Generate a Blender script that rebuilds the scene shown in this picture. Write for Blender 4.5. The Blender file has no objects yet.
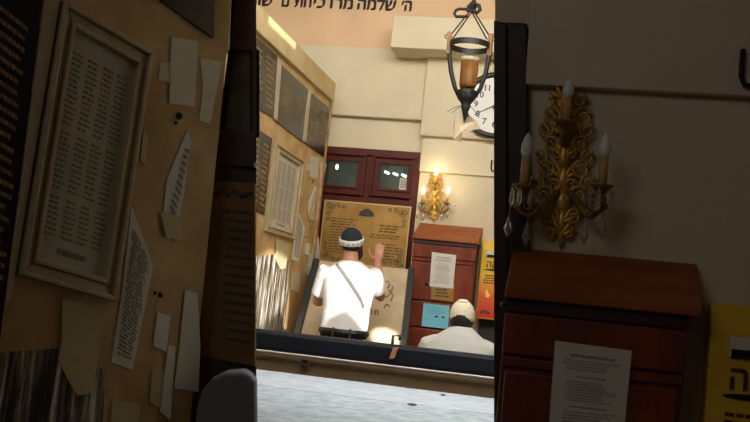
import bpy, bmesh, math, random
from math import sin, cos, radians, pi
from mathutils import Vector, Matrix
from mathutils.geometry import tessellate_polygon
random.seed(7)
SC = bpy.context.scene
COL = SC.collection

# ------------------------------------------------------------------ camera
FPX = 950.0
EYE = Vector((0, 0, 1.2))
yaw, pitch, roll = radians(12.2), radians(5.41), radians(6)
FW = Vector((-sin(yaw)*cos(pitch), cos(yaw)*cos(pitch), sin(pitch)))
R0 = Vector((cos(yaw), sin(yaw), 0)); U0 = R0.cross(FW)
RT = R0*cos(roll) + U0*sin(roll); UP = U0*cos(roll) - R0*sin(roll)
cam = bpy.data.cameras.new('camera'); cam.sensor_width = 36; cam.lens = 36*FPX/750
cam.clip_start = 0.05
camo = bpy.data.objects.new('camera', cam); COL.objects.link(camo)
m3 = Matrix((RT, UP, -FW)).transposed()
camo.matrix_world = Matrix.Translation(EYE) @ m3.to_4x4()
SC.camera = camo

# ------------------------------------------------------------------ world, sun, added fill lamps, exposure
W = bpy.data.worlds.new('world'); SC.world = W; W.use_nodes = True
W.node_tree.nodes['Background'].inputs[0].default_value = (0.62, 0.72, 0.85, 1)
W.node_tree.nodes['Background'].inputs[1].default_value = 0.9
SUNV = Vector((0.80, -1.0, 1.15)).normalized()          # towards the sun
def light(name, kind, loc, aim, energy, color, **kw):
    d = bpy.data.lights.new(name, kind); d.energy = energy; d.color = color
    for k, v in kw.items(): setattr(d, k, v)
    o = bpy.data.objects.new(name, d); COL.objects.link(o); o.location = loc
    o.rotation_euler = (Vector(aim) - Vector(loc)).to_track_quat('-Z', 'Y').to_euler()
    return o
light('sun', 'SUN', (0, 0, 8), Vector((0, 0, 8)) - SUNV, 11.0, (1, .95, .88), angle=radians(0.6))
light('skylight_daylight', 'AREA', (-0.7, 4.0, 4.15), (-1.0, 8.2, 1.9), 232, (1, .96, .88), shape='RECTANGLE', size=3.6, size_y=1.3)  # unseen area lamp added under the roof to light the inner room
light('counter_daylight', 'AREA', (-0.5, 4.15, 4.1), (-0.6, 3.8, 0), 22, (.90, .95, 1), shape='RECTANGLE', size=2.2, size_y=.8, spread=radians(62))  # unseen cool lamp added over the counter, standing in for daylight
light('porch_lamp', 'AREA', (-1.45, -0.6, 3.1), (0.5, 2.6, 1.6), 6.3, (1, .98, .95), shape='RECTANGLE', size=1.6, size_y=1.0)  # unseen lamp added to lift the near walls
SC.view_settings.view_transform = 'Standard'; SC.view_settings.look = 'None'
SC.view_settings.exposure = 0.0; SC.view_settings.gamma = 1.0
SC.view_settings.use_curve_mapping = False

# ------------------------------------------------------------------ helpers
def ray(x, y): return FW + ((x-375)*RT - (y-211)*UP)/FPX
class Plane:
    def __init__(s, o, n): s.o = Vector(o); s.n = Vector(n).normalized(); s.u = Vector((0, 0, 1)).cross(s.n)
    def hit(s, x, y, off=0.0):
        d = ray(x, y); o = s.o + s.n*off
        return EYE + d*((o-EYE).dot(s.n)/d.dot(s.n))
def yhit(x, y, Y):
    d = ray(x, y); return EYE + d*((Y-EYE.y)/d.y)
def zhit(x, y, Z):
    d = ray(x, y); return EYE + d*((Z-EYE.z)/d.z)

def lin(c):
    return tuple(((v/255)/12.92 if v/255 <= .04045 else ((v/255+.055)/1.055)**2.4) for v in c)
MATS = {}
def mat(name, rgb, rough=.6, metal=0.0, var=0.0, scale=6.0, rgb2=None, bump=0.0, bscale=40, emit=None, trans=0.0, stretch=None, spec=.5, coat=0.0):
    if name in MATS: return MATS[name]
    m = bpy.data.materials.new(name); m.use_nodes = True
    nt = m.node_tree; b = nt.nodes['Principled BSDF']
    c = lin(rgb) + (1,)
    b.inputs['Base Color'].default_value = c
    b.inputs['Roughness'].default_value = rough; b.inputs['Metallic'].default_value = metal
    b.inputs['Specular IOR Level'].default_value = spec
    if coat: b.inputs['Coat Weight'].default_value = coat
    if trans: b.inputs['Transmission Weight'].default_value = trans
    if emit:
        b.inputs['Emission Color'].default_value = lin(emit[0]) + (1,); b.inputs['Emission Strength'].default_value = emit[1]
    if var or rgb2:
        tc = nt.nodes.new('ShaderNodeTexCoord'); mp = nt.nodes.new('ShaderNodeMapping')
        if stretch: mp.inputs['Scale'].default_value = stretch
        n = nt.nodes.new('ShaderNodeTexNoise'); n.inputs['Scale'].default_value = scale; n.inputs['Detail'].default_value = 6
        n.inputs['Roughness'].default_value = .6
        r = nt.nodes.new('ShaderNodeValToRGB')
        c2 = lin(rgb2) if rgb2 else tuple(v*(1-var) for v in c[:3])
        r.color_ramp.elements[0].color = tuple(c2) + (1,); r.color_ramp.elements[0].position = .35
        r.color_ramp.elements[1].color = c; r.color_ramp.elements[1].position = .65
        nt.links.new(tc.outputs['Object'], mp.inputs[0]); nt.links.new(mp.outputs[0], n.inputs['Vector'])
        nt.links.new(n.outputs['Fac'], r.inputs[0]); nt.links.new(r.outputs[0], b.inputs['Base Color'])
    if bump:
        tc = nt.nodes.new('ShaderNodeTexCoord'); n = nt.nodes.new('ShaderNodeTexNoise'); n.inputs['Scale'].default_value = bscale
        bp = nt.nodes.new('ShaderNodeBump'); bp.inputs['Strength'].default_value = bump; bp.inputs['Distance'].default_value = .01
        nt.links.new(tc.outputs['Object'], n.inputs['Vector']); nt.links.new(n.outputs['Fac'], bp.inputs['Height'])
        nt.links.new(bp.outputs[0], b.inputs['Normal'])
    MATS[name] = m; return m

class MB:
    def __init__(s): s.v = []; s.f = []
    def add(s, vs, fs):
        k = len(s.v); s.v += [Vector(p) for p in vs]; s.f += [tuple(i+k for i in f) for f in fs]; return s
    def box(s, c, size, rot=None):
        c = Vector(c); h = Vector(size)/2; vs = []
        for x in (-1, 1):
            for y in (-1, 1):
                for z in (-1, 1):
                    p = Vector((x*h.x, y*h.y, z*h.z))
                    if rot: p = rot @ p
                    vs.append(c+p)
        return s.add(vs, [(0, 1, 3, 2), (4, 6, 7, 5), (0, 4, 5, 1), (2, 3, 7, 6), (0, 2, 6, 4), (1, 5, 7, 3)])
    def span(s, a, b):
        a = Vector(a); b = Vector(b); return s.box((a+b)/2, [abs(v) for v in (b-a)])
    def prism(s, pts, vec):
        n = len(pts); vec = Vector(vec); pts = [Vector(p) for p in pts]
        return s.add(pts + [p+vec for p in pts], [tuple(range(n-1, -1, -1)), tuple(range(n, 2*n))] + [(i, (i+1) % n, n+(i+1) % n, n+i) for i in range(n)])
    def quad(s, pts): return s.add(pts, [tuple(range(len(pts)))])
    def tube(s, path, rad, seg=8, cap=True, squash=None):
        path = [Vector(p) for p in path]; n = len(path)
        if not isinstance(rad, (list, tuple)): rad = [rad]*n
        k = len(s.v); prev = None
        for i, p in enumerate(path):
            t = (path[min(i+1, n-1)] - path[max(i-1, 0)]).normalized()
            if prev is None:
                a = Vector((0, 0, 1)) if abs(t.z) < .9 else Vector((1, 0, 0))
                prev = (a - t*a.dot(t)).normalized()
            else: prev = (prev - t*prev.dot(t)).normalized()
            b = t.cross(prev)
            for j in range(seg):
                q = 2*pi*j/seg; o = (prev*cos(q) + b*sin(q))*rad[i]
                if squash: o = Vector((o.x*squash[0], o.y*squash[1], o.z*squash[2]))
                s.v.append(p+o)
        for i in range(n-1):
            for j in range(seg):
                s.f.append((k+i*seg+j, k+i*seg+(j+1) % seg, k+(i+1)*seg+(j+1) % seg, k+(i+1)*seg+j))
        if cap:
            s.f.append(tuple(k+j for j in range(seg-1, -1, -1))); s.f.append(tuple(k+(n-1)*seg+j for j in range(seg)))
        return s
    def loft(s, rings, seg=24):                        # rings: (center, rx, ry) in horizontal planes
        k = len(s.v); n = len(rings)
        for c, rx, ry in rings:
            c = Vector(c)
            for j in range(seg):
                q = 2*pi*j/seg; s.v.append(c + Vector((rx*cos(q), ry*sin(q), 0)))
        for i in range(n-1):
            for j in range(seg):
                s.f.append((k+i*seg+j, k+i*seg+(j+1) % seg, k+(i+1)*seg+(j+1) % seg, k+(i+1)*seg+j))
        s.f.append(tuple(k+j for j in range(seg-1, -1, -1))); s.f.append(tuple(k+(n-1)*seg+j for j in range(seg)))
        return s
    def ell(s, c, r, rot=None, nu=16, nv=10, v0=-90, v1=90):
        c = Vector(c); r = (r, r, r) if not isinstance(r, (tuple, list, Vector)) else r
        k = len(s.v)
        for i in range(nv+1):
            a = radians(v0 + (v1-v0)*i/nv)
            for j in range(nu):
                q = 2*pi*j/nu; p = Vector((r[0]*cos(a)*cos(q), r[1]*cos(a)*sin(q), r[2]*sin(a)))
                if rot: p = rot @ p
                s.v.append(c+p)
        for i in range(nv):
            for j in range(nu):
                s.f.append((k+i*nu+j, k+i*nu+(j+1) % nu, k+(i+1)*nu+(j+1) % nu, k+(i+1)*nu+j))
        s.f.append(tuple(k+j for j in range(nu-1, -1, -1))); s.f.append(tuple(k+nv*nu+j for j in range(nu)))
        return s
    def lathe(s, c, prof, seg=16, rot=None):           # prof: (r, z)
        c = Vector(c); k = len(s.v)
        for r, z in prof:
            for j in range(seg):
                q = 2*pi*j/seg; p = Vector((r*cos(q), r*sin(q), z))
                if rot: p = rot @ p
                s.v.append(c+p)
        for i in range(len(prof)-1):
            for j in range(seg):
                s.f.append((k+i*seg+j, k+i*seg+(j+1) % seg, k+(i+1)*seg+(j+1) % seg, k+(i+1)*seg+j))
        return s
    def torus(s, c, R, r, rot=None, seg=32, ss=8, flat=1.0):
        c = Vector(c); k = len(s.v)
        for i in range(seg):
            a = 2*pi*i/seg
            for j in range(ss):
                q = 2*pi*j/ss; p = Vector(((R+r*cos(q))*cos(a), (R+r*cos(q))*sin(a), r*flat*sin(q)))
                if rot: p = rot @ p
                s.v.append(c+p)
        for i in range(seg):
            for j in range(ss):
                s.f.append((k+i*ss+j, k+((i+1) % seg)*ss+j, k+((i+1) % seg)*ss+(j+1) % ss, k+i*ss+(j+1) % ss))
        return s

def wloc(o):
    p = Vector(o.location)
    while o.parent: o = o.parent; p += o.location
    return p
def obj(name, mb, m, parent=None, smooth=False, bevel=0, remesh=0, sub=0, label=None):
    me = bpy.data.meshes.new(name)
    lo = Vector([min(p[i] for p in mb.v) for i in range(3)]); hi = Vector([max(p[i] for p in mb.v) for i in range(3)])
    o3 = (lo+hi)/2; o3.z = lo.z
    me.from_pydata([tuple(p-o3) for p in mb.v], [], mb.f); me.validate()
    bm = bmesh.new(); bm.from_mesh(me); bmesh.ops.recalc_face_normals(bm, faces=bm.faces); bm.to_mesh(me); bm.free()
    me.materials.append(m)
    ob = bpy.data.objects.new(name, me); COL.objects.link(ob)
    if parent: ob.parent = parent; ob.location = o3 - wloc(parent)
    else: ob.location = o3
    if smooth:
        for p in me.polygons: p.use_smooth = True
    if bevel:
        b = ob.modifiers.new('bevel', 'BEVEL'); b.width = bevel; b.segments = 2; b.limit_method = 'ANGLE'
    if remesh:
        r = ob.modifiers.new('remesh', 'REMESH'); r.mode = 'VOXEL'; r.voxel_size = remesh; r.use_smooth_shade = True
        s = ob.modifiers.new('smooth', 'SMOOTH'); s.factor = .5; s.iterations = 6
    if sub:
        s = ob.modifiers.new('sub', 'SUBSURF'); s.levels = sub; s.render_levels = sub
    if label: ob['label'] = label
    return ob
def tag(o, label, cat, group=None):
    o['label'] = label; o['category'] = cat
    if group: o['group'] = group
    return o
def thing(name, label, cat, loc, group=None):
    o = bpy.data.objects.new(name, None); COL.objects.link(o); o.location = loc; o.empty_display_size = .1
    return tag(o, label, cat, group)
def struct(name, mb, m, parent=None, bevel=0):
    o = obj(name, mb, m, parent, bevel=bevel)
    if not parent: o['kind'] = 'structure'
    return o
def text_mesh(body, size, origin, ux, uz, n, depth=.004, bold=0.0, align='LEFT'):
    cu = bpy.data.curves.new('lettering', 'FONT'); cu.body = body; cu.size = size; cu.align_x = align; cu.offset = bold; cu.resolution_u = 3
    t = bpy.data.objects.new('lettering', cu); COL.objects.link(t)
    dg = bpy.context.evaluated_depsgraph_get(); me = bpy.data.meshes.new_from_object(t.evaluated_get(dg))
    bpy.data.objects.remove(t)
    mb = MB(); o = Vector(origin)
    vs = [o + ux*v.co.x + uz*v.co.y + n*depth for v in me.vertices]
    fs = [tuple(p.vertices) for p in me.polygons]; c = [v.co for v in me.vertices]; e = 1e-4*size
    for i in range(len(c)-7):                          # a letter built of two overlapping bars: fill each bar by itself
        k = c[i:i+8]
        if all(abs(a) < e for a in (k[0].x-k[1].x, k[2].x-k[3].x, k[0].y-k[3].y, k[1].y-k[2].y, k[4].x-k[5].x, k[6].x-k[7].x, k[4].y-k[7].y, k[5].y-k[6].y)):
            fs = [f for f in fs if not all(i <= j < i+8 for j in f)] + [(i, i+1, i+2, i+3), (i+4, i+5, i+6, i+7)]
    mb.add(vs, fs)
    return mb
def bil(q, s, t): return q[0]*(1-s)*(1-t) + q[1]*s*(1-t) + q[2]*s*t + q[3]*(1-s)*t    # TL,TR,BR,BL
def rows(mb, q, n, s0=.1, s1=.9, t0=.1, t1=.9, fill=.55, word=.12, off=None, ragged=.15, gap=.25, rnd=None):
    rnd = rnd or random
    for i in range(n):
        a = t0 + (t1-t0)*i/n; b = a + (t1-t0)/n*fill
        s = s0 + rnd.random()*ragged*(s1-s0)*.5; e = s1 - rnd.random()*ragged*(s1-s0)
        while s < e:
            w = word*(.5+rnd.random()); w = min(w, e-s)
            if w < word*.2: break
            mb.quad([bil(q, s, a)+off, bil(q, s+w, a)+off, bil(q, s+w, b)+off, bil(q, s, b)+off])
            s += w + word*gap
    return mb

# ------------------------------------------------------------------ materials
CREAM = mat('cream_plaster', (226, 213, 182), .8, var=.12, scale=1.6, bump=.15, bscale=25)
CREAM2 = mat('cream_plaster_aged', (222, 208, 178), .8, var=.14, scale=2.2, bump=.15, bscale=25)
PINK = mat('salmon_plaster', (238, 202, 162), .8, var=.1, scale=2, bump=.15, bscale=30)
TAN = mat('tan_board', (205, 172, 120), .55, rgb2=(176, 138, 84), scale=5, bump=.12, bscale=30)
TANL = mat('pale_board', (214, 192, 146), .6, rgb2=(196, 168, 116), scale=4, bump=.1)
STRIPM = mat('aluminium_strip', (196, 180, 148), .4, metal=.3, var=.15)
BLACKM = mat('black_marble', (30, 28, 26), .25, var=.4, scale=4)
GOLDTXT = mat('gold_lettering', (156, 122, 78), .45, metal=.4)
PAPER = mat('white_paper', (222, 218, 206), .8, var=.06, scale=9)
PAPERY = mat('yellowed_paper', (206, 188, 148), .8, var=.14, scale=8)
TAPE = mat('cloudy_tape', (214, 206, 182), .35, var=.1, scale=20)
INK = mat('printed_ink', (70, 66, 62), .8)
INKL = mat('faded_ink', (128, 120, 108), .8)
FRAMEM = mat('pewter_frame', (188, 172, 138), .4, metal=.35, var=.2, scale=12)
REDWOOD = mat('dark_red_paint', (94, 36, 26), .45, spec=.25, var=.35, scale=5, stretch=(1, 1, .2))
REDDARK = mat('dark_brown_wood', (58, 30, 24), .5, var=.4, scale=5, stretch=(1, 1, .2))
CABM = mat('mahogany_wood', (136, 62, 36), .35, rgb2=(98, 40, 24), scale=4, stretch=(3, 3, .5))
CABL = mat('lid_wood', (168, 98, 54), .5, spec=.2, rgb2=(140, 74, 40), scale=4, stretch=(.5, 3, 3))
CABD = mat('dark_groove_wood', (60, 24, 18), .5, var=.3)
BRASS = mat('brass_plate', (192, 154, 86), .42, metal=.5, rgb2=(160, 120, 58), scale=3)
GILT = mat('gilt_metal', (228, 184, 86), .35, metal=.4, rgb2=(184, 134, 50), scale=30)
GILTD = mat('aged_brass', (150, 116, 66), .4, metal=.5)
CRYSTAL = mat('crystal', (236, 232, 220), .05, trans=.75)
CANDLE = mat('candle_sleeve', (206, 168, 104), .5, var=.1)
BULBON = mat('lit_bulb', (255, 244, 220), .3, emit=((255, 226, 160), 9))
BULBOFF = mat('frosted_bulb', (236, 240, 236), .25)
IRON = mat('black_iron', (38, 34, 32), .5, metal=.4, var=.4, scale=30)
RUST = mat('rusted_iron', (150, 112, 78), .7, metal=.2, var=.5, scale=40)
CORD = mat('black_cord', (34, 28, 30), .8)
AMBER = mat('amber_glass', (140, 92, 40), .5, spec=.2, trans=.2, var=.45, scale=8, stretch=(3, 3, .4))
RIMGLASS = mat('clear_glass_rim', (226, 214, 188), .08, trans=.5)
WHITE = mat('clock_face_white', (234, 230, 222), .5)
BLACKP = mat('black_plastic', (24, 22, 24), .35)
YELLOW = mat('yellow_tin', (236, 192, 48), .4, var=.12, scale=6)
NAVY = mat('navy_vinyl', (13, 17, 27), .55, var=.3, scale=8, spec=.3)
PIPING = mat('pale_piping', (190, 180, 172), .5)
BROWNP = mat('brown_panel', (124, 102, 72), .6, var=.15, scale=3)
STONE = mat('worn_laminate', (164, 174, 178), .5, rgb2=(116, 130, 136), scale=18, bump=.3, bscale=60)
STONEL = mat('pale_worn_edge', (168, 174, 180), .5, rgb2=(142, 150, 158), scale=16)  # paler tone for the strip along the back of the counter
LWOOD = mat('light_wood', (186, 128, 84), .5, var=.2)
STEEL = mat('steel', (120, 112, 104), .35, metal=.8)
OLIVE = mat('grey_green_metal', (42, 42, 37), .5, var=.2)
VELVET = mat('cream_velvet', (206, 188, 158), .85, rgb2=(188, 166, 132), scale=6)
EMBR = mat('gold_embroidery', (150, 106, 56), .5)
SKIN = mat('skin', (196, 140, 112), .55, var=.1, scale=10)
SKIND = mat('skin_darker', (168, 116, 90), .55, var=.1, scale=10)
SHIRT = mat('white_cotton', (228, 226, 224), .85, var=.04, scale=8, bump=.2, bscale=8)
HAIR = mat('black_hair', (26, 22, 20), .7, bump=.4, bscale=90)
PANTS = mat('black_trousers', (20, 20, 26), .8)
STRAPM = mat('grey_strap', (104, 102, 96), .7)
NAVYCAP = mat('navy_knit', (34, 38, 46), .85, bump=.5, bscale=80)
WHITEKNIT = mat('white_knit', (222, 220, 212), .9, bump=.5, bscale=80)
CREAMCAP = mat('cream_knit', (232, 222, 196), .9, bump=.6, bscale=70)
BLUEP = mat('light_blue_paper', (126, 200, 220), .7, var=.06)
TEAL = mat('teal_dark_paint', (112, 130, 122), .6, var=.4, scale=4)  # wall colour stands in for the teal reflection in the panes
GLASS = mat('window_glass', (220, 235, 232), .03, trans=.95)
TUBE = mat('fluorescent_tube', (240, 250, 255), .3, emit=((235, 245, 255), 3.0))
FLOORM = mat('floor_tiles', (140, 132, 120), .4, rgb2=(120, 112, 100), scale=4)
CEILM = mat('grey_ceiling', (170, 164, 154), .8, var=.1)
DIMW = mat('grey_beige_plaster', (226, 212, 190), .8, var=.12, scale=2, bump=.15, bscale=25)

def streak_mat():
    m = bpy.data.materials.new('peeled_streaks'); m.use_nodes = True; nt = m.node_tree; b = nt.nodes['Principled BSDF']
    tc = nt.nodes.new('ShaderNodeTexCoord'); mp = nt.nodes.new('ShaderNodeMapping'); mp.inputs['Scale'].default_value = (26, 26, 1.7)
    n = nt.nodes.new('ShaderNodeTexNoise'); n.inputs['Scale'].default_value = 1.6; n.inputs['Detail'].default_value = 9; n.inputs['Roughness'].default_value = .65
    r = nt.nodes.new('ShaderNodeValToRGB'); e = r.color_ramp.elements
    e[0].position = .43; e[0].color = lin((30, 26, 22)) + (1,); e[1].position = .62; e[1].color = lin((232, 230, 222)) + (1,)
    x = e.new(.52); x.color = lin((128, 116, 96)) + (1,)
    nt.links.new(tc.outputs['Object'], mp.inputs[0]); nt.links.new(mp.outputs[0], n.inputs['Vector'])
    nt.links.new(n.outputs['Fac'], r.inputs[0]); nt.links.new(r.outputs[0], b.inputs['Base Color'])
    b.inputs['Roughness'].default_value = .35; return m
STREAK = streak_mat()
def grad_mat():
    m = bpy.data.materials.new('flame_print'); m.use_nodes = True; nt = m.node_tree; b = nt.nodes['Principled BSDF']
    tc = nt.nodes.new('ShaderNodeTexCoord'); sp = nt.nodes.new('ShaderNodeSeparateXYZ'); r = nt.nodes.new('ShaderNodeValToRGB')
    e = r.color_ramp.elements; e[0].color = lin((206, 44, 34)) + (1,); e[1].color = lin((240, 196, 60)) + (1,)
    x = e.new(.45); x.color = lin((226, 96, 44)) + (1,); x = e.new(.7); x.color = lin((236, 150, 54)) + (1,)
    nt.links.new(tc.outputs['Generated'], sp.inputs[0]); nt.links.new(sp.outputs[2], r.inputs[0]); nt.links.new(r.outputs[0], b.inputs['Base Color'])
    b.inputs['Roughness'].default_value = .45; return m
FLAME = grad_mat()

# ------------------------------------------------------------------ the inner room and the made-up near porch
YB = 8.2; XL = -2.2; YN = 2.55
far_left = Plane((XL, 0, 0), (1, 0, 0)); far_back = Plane((0, YB, 0), (0, -1, 0))
ah = radians(22.3); pn = yhit(211, 211, YN)
near_left = Plane(pn, (cos(ah), -sin(ah), 0)); near_back = Plane((0, YN, 0), (0, -1, 0))
same = lambda x, y: (x, y)
mag = lambda x, y: (375 + 3.16*(x-375), 211 + 3.16*(y-211))  # near set: magnified copies of the inner pieces, added as a dim porch
def unmag(x, y): return (375 + (x-375)/3.16, 211 + (y-211)/3.16)
TOP = 4.3

# ------------------------------------------------------------------ structure
struct('floor', MB().span((-3.7, -1.3, -.1), (2.7, 9.4, 0)), FLOORM)
# unseen roof, holes added in the shape of the wanted sun patches
def to_roof(p): k = (TOP - p.z)/SUNV.z; return Vector((p.x + SUNV.x*k, p.y + SUNV.y*k, 0))
man_patch = [yhit(x, y, 6.74) for x, y in [(308, 258), (394, 258), (392, 306), (368, 322), (363, 321), (345, 312), (327, 319), (320, 336), (306, 322)]]
wall_patch = [far_left.hit(x, y) for x, y in [(254, 262), (270, 250), (288, 262), (289, 300), (285, 338), (252, 336)]]
crest_patch = [Vector((XL+.035, 5.98, 3.25)), Vector((XL+.035, 6.62, 3.25)), Vector((XL+.035, 6.62, 2.995)), Vector((XL+.035, 5.98, 2.995))]
cloth_patch = [yhit(x, y, 7.33) for x, y in [(372, 348), (373, 331), (380, 322), (390, 321), (399, 328), (399, 350)]]
outer = [Vector(p) for p in [(-3.7, -1.3, 0), (2.7, -1.3, 0), (2.7, 9.4, 0), (-3.7, 9.4, 0)]]
loops = [outer] + [[to_roof(p) for p in poly] for poly in (man_patch, wall_patch, crest_patch, cloth_patch)]
tris = tessellate_polygon(loops); flat = [p for l in loops for p in l]
struct('ceiling', MB().add([p + Vector((0, 0, TOP)) for p in flat], tris), CEILM)

struct('wall_left', MB().span((-3.7, -1.3, 0), (-3.6, 9.4, TOP)), CREAM2)
struct('wall_right', MB().span((2.6, -1.3, 0), (2.7, 9.4, TOP)), CREAM2)
struct('wall_rear', MB().span((-3.6, -1.3, 0), (2.6, -1.2, TOP)), CREAM2)
# back wall around the door
DX0 = yhit(322, 160, YB).x - .12; DX1 = yhit(421.5, 160, YB).x; DZ1 = yhit(375, 149.5, YB).z
pz = yhit(346, 48.5, YB).z
mb = MB().span((-3.6, YB, 0), (DX0, YB+.15, pz)); mb.span((DX1, YB, 0), (2.6, YB+.15, pz)); mb.span((DX0, YB, DZ1), (DX1, YB+.15, pz))
struct('wall_back', mb, CREAM)
struct('wall_back_upper', MB().span((-3.6, YB-.01, pz), (2.6, YB+.15, TOP)), PINK)
struct('wall_beyond', MB().span((-3.6, 9.3, 0), (2.6, 9.4, TOP)), TEAL)
sz = yhit(375, 117, YB-.07).z
cx0 = yhit(424.5, 90, YB-.14).x
struct('trim_1', MB().span((-2.6, YB-.07, sz), (cx0, YB-.01, pz-.002)), CREAM, bevel=.006)
pzb = yhit(457, 137, YB-.14).z; bz0 = yhit(440, 49.5, YB-.4).z; bz1 = yhit(440, 17, YB-.4).z
struct('trim_2', MB().span((cx0, YB-.14, pzb), (2.6, YB-.01, bz0+.02)), CREAM, bevel=.006)
lz = yhit(457, 174, YB-.07).z
struct('trim_3', MB().span((DX1, YB-.075, lz), (2.6, YB-.001, pzb)), CREAM, bevel=.006)
struct('trim_4', MB().span((DX1+.005, YB-.045, 0), (2.6, YB-.001, lz)), CREAM2)
bx0 = yhit(392, 30, YB-.4).x
struct('trim_5', MB().span((bx0, YB-.4, bz0), (2.6, YB-.012, bz1)), CREAM, bevel=.008)
# tall board partition on the left of the inner room
LT = far_left.hit(300, 51).z
mb = MB().span((XL-.09, 5.0, 0), (XL, 7.86, LT-.02))
part = struct('wall_left_partition', mb, TAN)
z0 = far_left.hit(300, 74).z
struct('trim_6', MB().span((XL-.1, 5.0, z0), (XL+.035, 7.87, LT)), TANL, bevel=.006)
struct('trim_7', MB().span((XL-.095, 7.84, 0), (XL+.012, 7.9, z0)), mat('chipped_edge', (150, 108, 66), .7, rgb2=(206, 176, 128), scale=14))
# lettering painted on the salmon band
tx = yhit(410, 8.5, YB-.01); UX = Vector((1, 0, 0)); UZ = Vector((0, 0, 1)); NB = Vector((0, -1, 0))
lt_ = thing('painted_lettering', 'row of large black hebrew letters painted across the salmon wall band', 'sign', tx)
BLK = mat('black_paint', (44, 32, 26), .7)
for w_, px0 in (("ה׳", (401, 410.5)), ("שלמה", (357, 394.7)), ("מרדכי", (313, 351.5)), ("חת", (294, 310)), ("ם", (281, 287.5)), ("שו", (257.5, 271))):
    pw = yhit(px0[1], 8.5, YB-.01); pl = yhit(px0[0], 8.5, YB-.01); tz = tx.z - .032
    t0 = text_mesh(w_[::-1], 1, (0, 0, 0), UX, UZ, NB, 0)
    x0, x1 = min(v.x for v in t0.v), max(v.x for v in t0.v); fx = (pw.x-pl.x)/(x1-x0)
    tm = text_mesh(w_[::-1], 1, (pl.x - x0*fx, YB-.01, tz), UX*fx, UZ*.158, NB, .004)
    base_v, base_f = list(tm.v), list(tm.f)
    for k in (1, 2, 3): tm.add([v + UX*.004*k + UZ*.0035*k + NB*.0004*k for v in base_v], [tuple(f) for f in base_f])
    obj('word', tm, BLK, lt_)

# added near jambs and walls of the made-up dim porch
b256 = [Plane((0, YN+.1, 0), (0, -1, 0)).hit(256.3, y) for y in (-260, 560)]
def lower(a, b, z): t = (z-a.z)/(b.z-a.z); return a + (b-a)*t
L_lo, L_hi = lower(*b256, 0.0), lower(*b256, 3.4)
e0 = near_left.hit(232, 0); e1 = near_left.hit(190, 422)
near_edge_lo, near_edge_hi = lower(e0, e1, 0.0), lower(e0, e1, 3.4)
back_dir = -Vector((sin(ah), cos(ah), 0))
q = [near_edge_lo, near_edge_hi, near_edge_hi + back_dir*4.3, near_edge_lo + back_dir*4.3]
struct('wall_porch_left', MB().prism(q, -near_left.n*.08), TAN)
struct('wall_porch_left_head', MB().prism([p + Vector((0, 0, 0 if p.z > 1 else 3.4)) for p in (near_edge_hi, near_edge_hi + back_dir*4.3)] + [near_edge_hi + back_dir*4.3 + Vector((0, 0, TOP-3.4)), near_edge_hi + Vector((0, 0, TOP-3.4))], -near_left.n*.08), TAN)
JP = Plane((0, YN+.1, 0), (0, -1, 0))
r493 = [near_back.hit(493.8, y, .046) + Vector((0, .046, 0)) for y in (-260, 560)]
R_lo, R_hi = lower(*r493, 0.0), lower(*r493, 3.4)
struct('wall_porch_right', MB().prism([R_lo, R_hi, Vector((R_hi.x, YN, TOP)), Vector((2.6, YN, TOP)), Vector((2.6, YN, 0))], (0, .09, 0)), DIMW)
lzn = near_back.hit(640, 93).z
ex = near_back.hit(527, 60).x
struct('trim_8', MB().span((ex, YN-.03, lzn), (2.6, YN, TOP-.01)), DIMW, bevel=.004)

# ------------------------------------------------------------------ doors
def sash_frame(mb, P, mp, outer4, inner4, off, th):
    O = [P.hit(*mp(*p), off) for p in outer4]; I = [P.hit(*mp(*p), off) for p in inner4]
    for k in range(4):
        j = (k+1) % 4
        mb.prism([O[k], O[j], I[j], I[k]], P.n*th)
def rectpts(P, mp, c4, off):
    q = [P.hit(*mp(*p), off) for p in c4]
    us = [p.dot(P.u) for p in q]; zs = [p.z for p in q]; on = (P.o + P.n*off).dot(P.n)
    u0, u1 = (us[0]+us[3])/2, (us[1]+us[2])/2
    z1, z0 = (zs[0]+zs[1])/2, (zs[2]+zs[3])/2
    f = lambda u, z: P.u*u + P.n*on + Vector((0, 0, z))
    return [f(u0, z1), f(u1, z1), f(u1, z0), f(u0, z0)]
def ring(mb, O, I, vec):
    for k in range(4):
        j = (k+1) % 4; mb.prism([O[k], O[j], I[j], I[k]], vec)
def grow(q, a):
    c = (q[0]+q[1]+q[2]+q[3])/4; out = []
    h = (q[1]-q[0]).normalized(); v = (q[0]-q[3]).normalized()
    for p, (sx, sy) in zip(q, [(-1, 1), (1, 1), (1, -1), (-1, -1)]): out.append(p + h*a*sx + v*a*sy)
    return out
P = far_back
R1 = rectpts(P, same, [(381.3, 164), (409, 166.5), (406.8, 191), (379.5, 188.5)], -.03)
R2 = rectpts(P, same, [(329, 160.5), (359, 163), (357, 187.5), (326.5, 185)], -.03)
door = bpy.data.objects.new('door_1', None); COL.objects.link(door); door.location = ((DX0+DX1)/2, YB, 0); door['kind'] = 'structure'
zb = R1[2].z - .2
mb = MB()
D = [Vector((DX0, YB+.02, DZ1)), Vector((DX1, YB+.02, DZ1)), Vector((DX1, YB+.02, 0)), Vector((DX0, YB+.02, 0))]
mb.span((DX0, YB-.023, DZ1-.06), (DX1, YB+.077, DZ1-.001)); mb.span((DX0, YB-.02, 0), (DX0+.07, YB+.08, DZ1)); mb.span((DX1-.075, YB-.02, 0), (DX1, YB+.08, DZ1))
obj('door_frame', mb, REDWOOD, door, bevel=.006)
mb = MB(); mx = (R1[0].x+R2[1].x)/2
g1 = grow(R1, .012); g2 = grow(R2, .012); yy0, yy1 = YB+.005, YB+.07
mb.span((DX0+.07, yy0, 0), (DX1-.075, yy1, g1[2].z)); mb.span((DX0+.07, yy0, g1[0].z), (DX1-.075, yy1, DZ1-.06))
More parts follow.
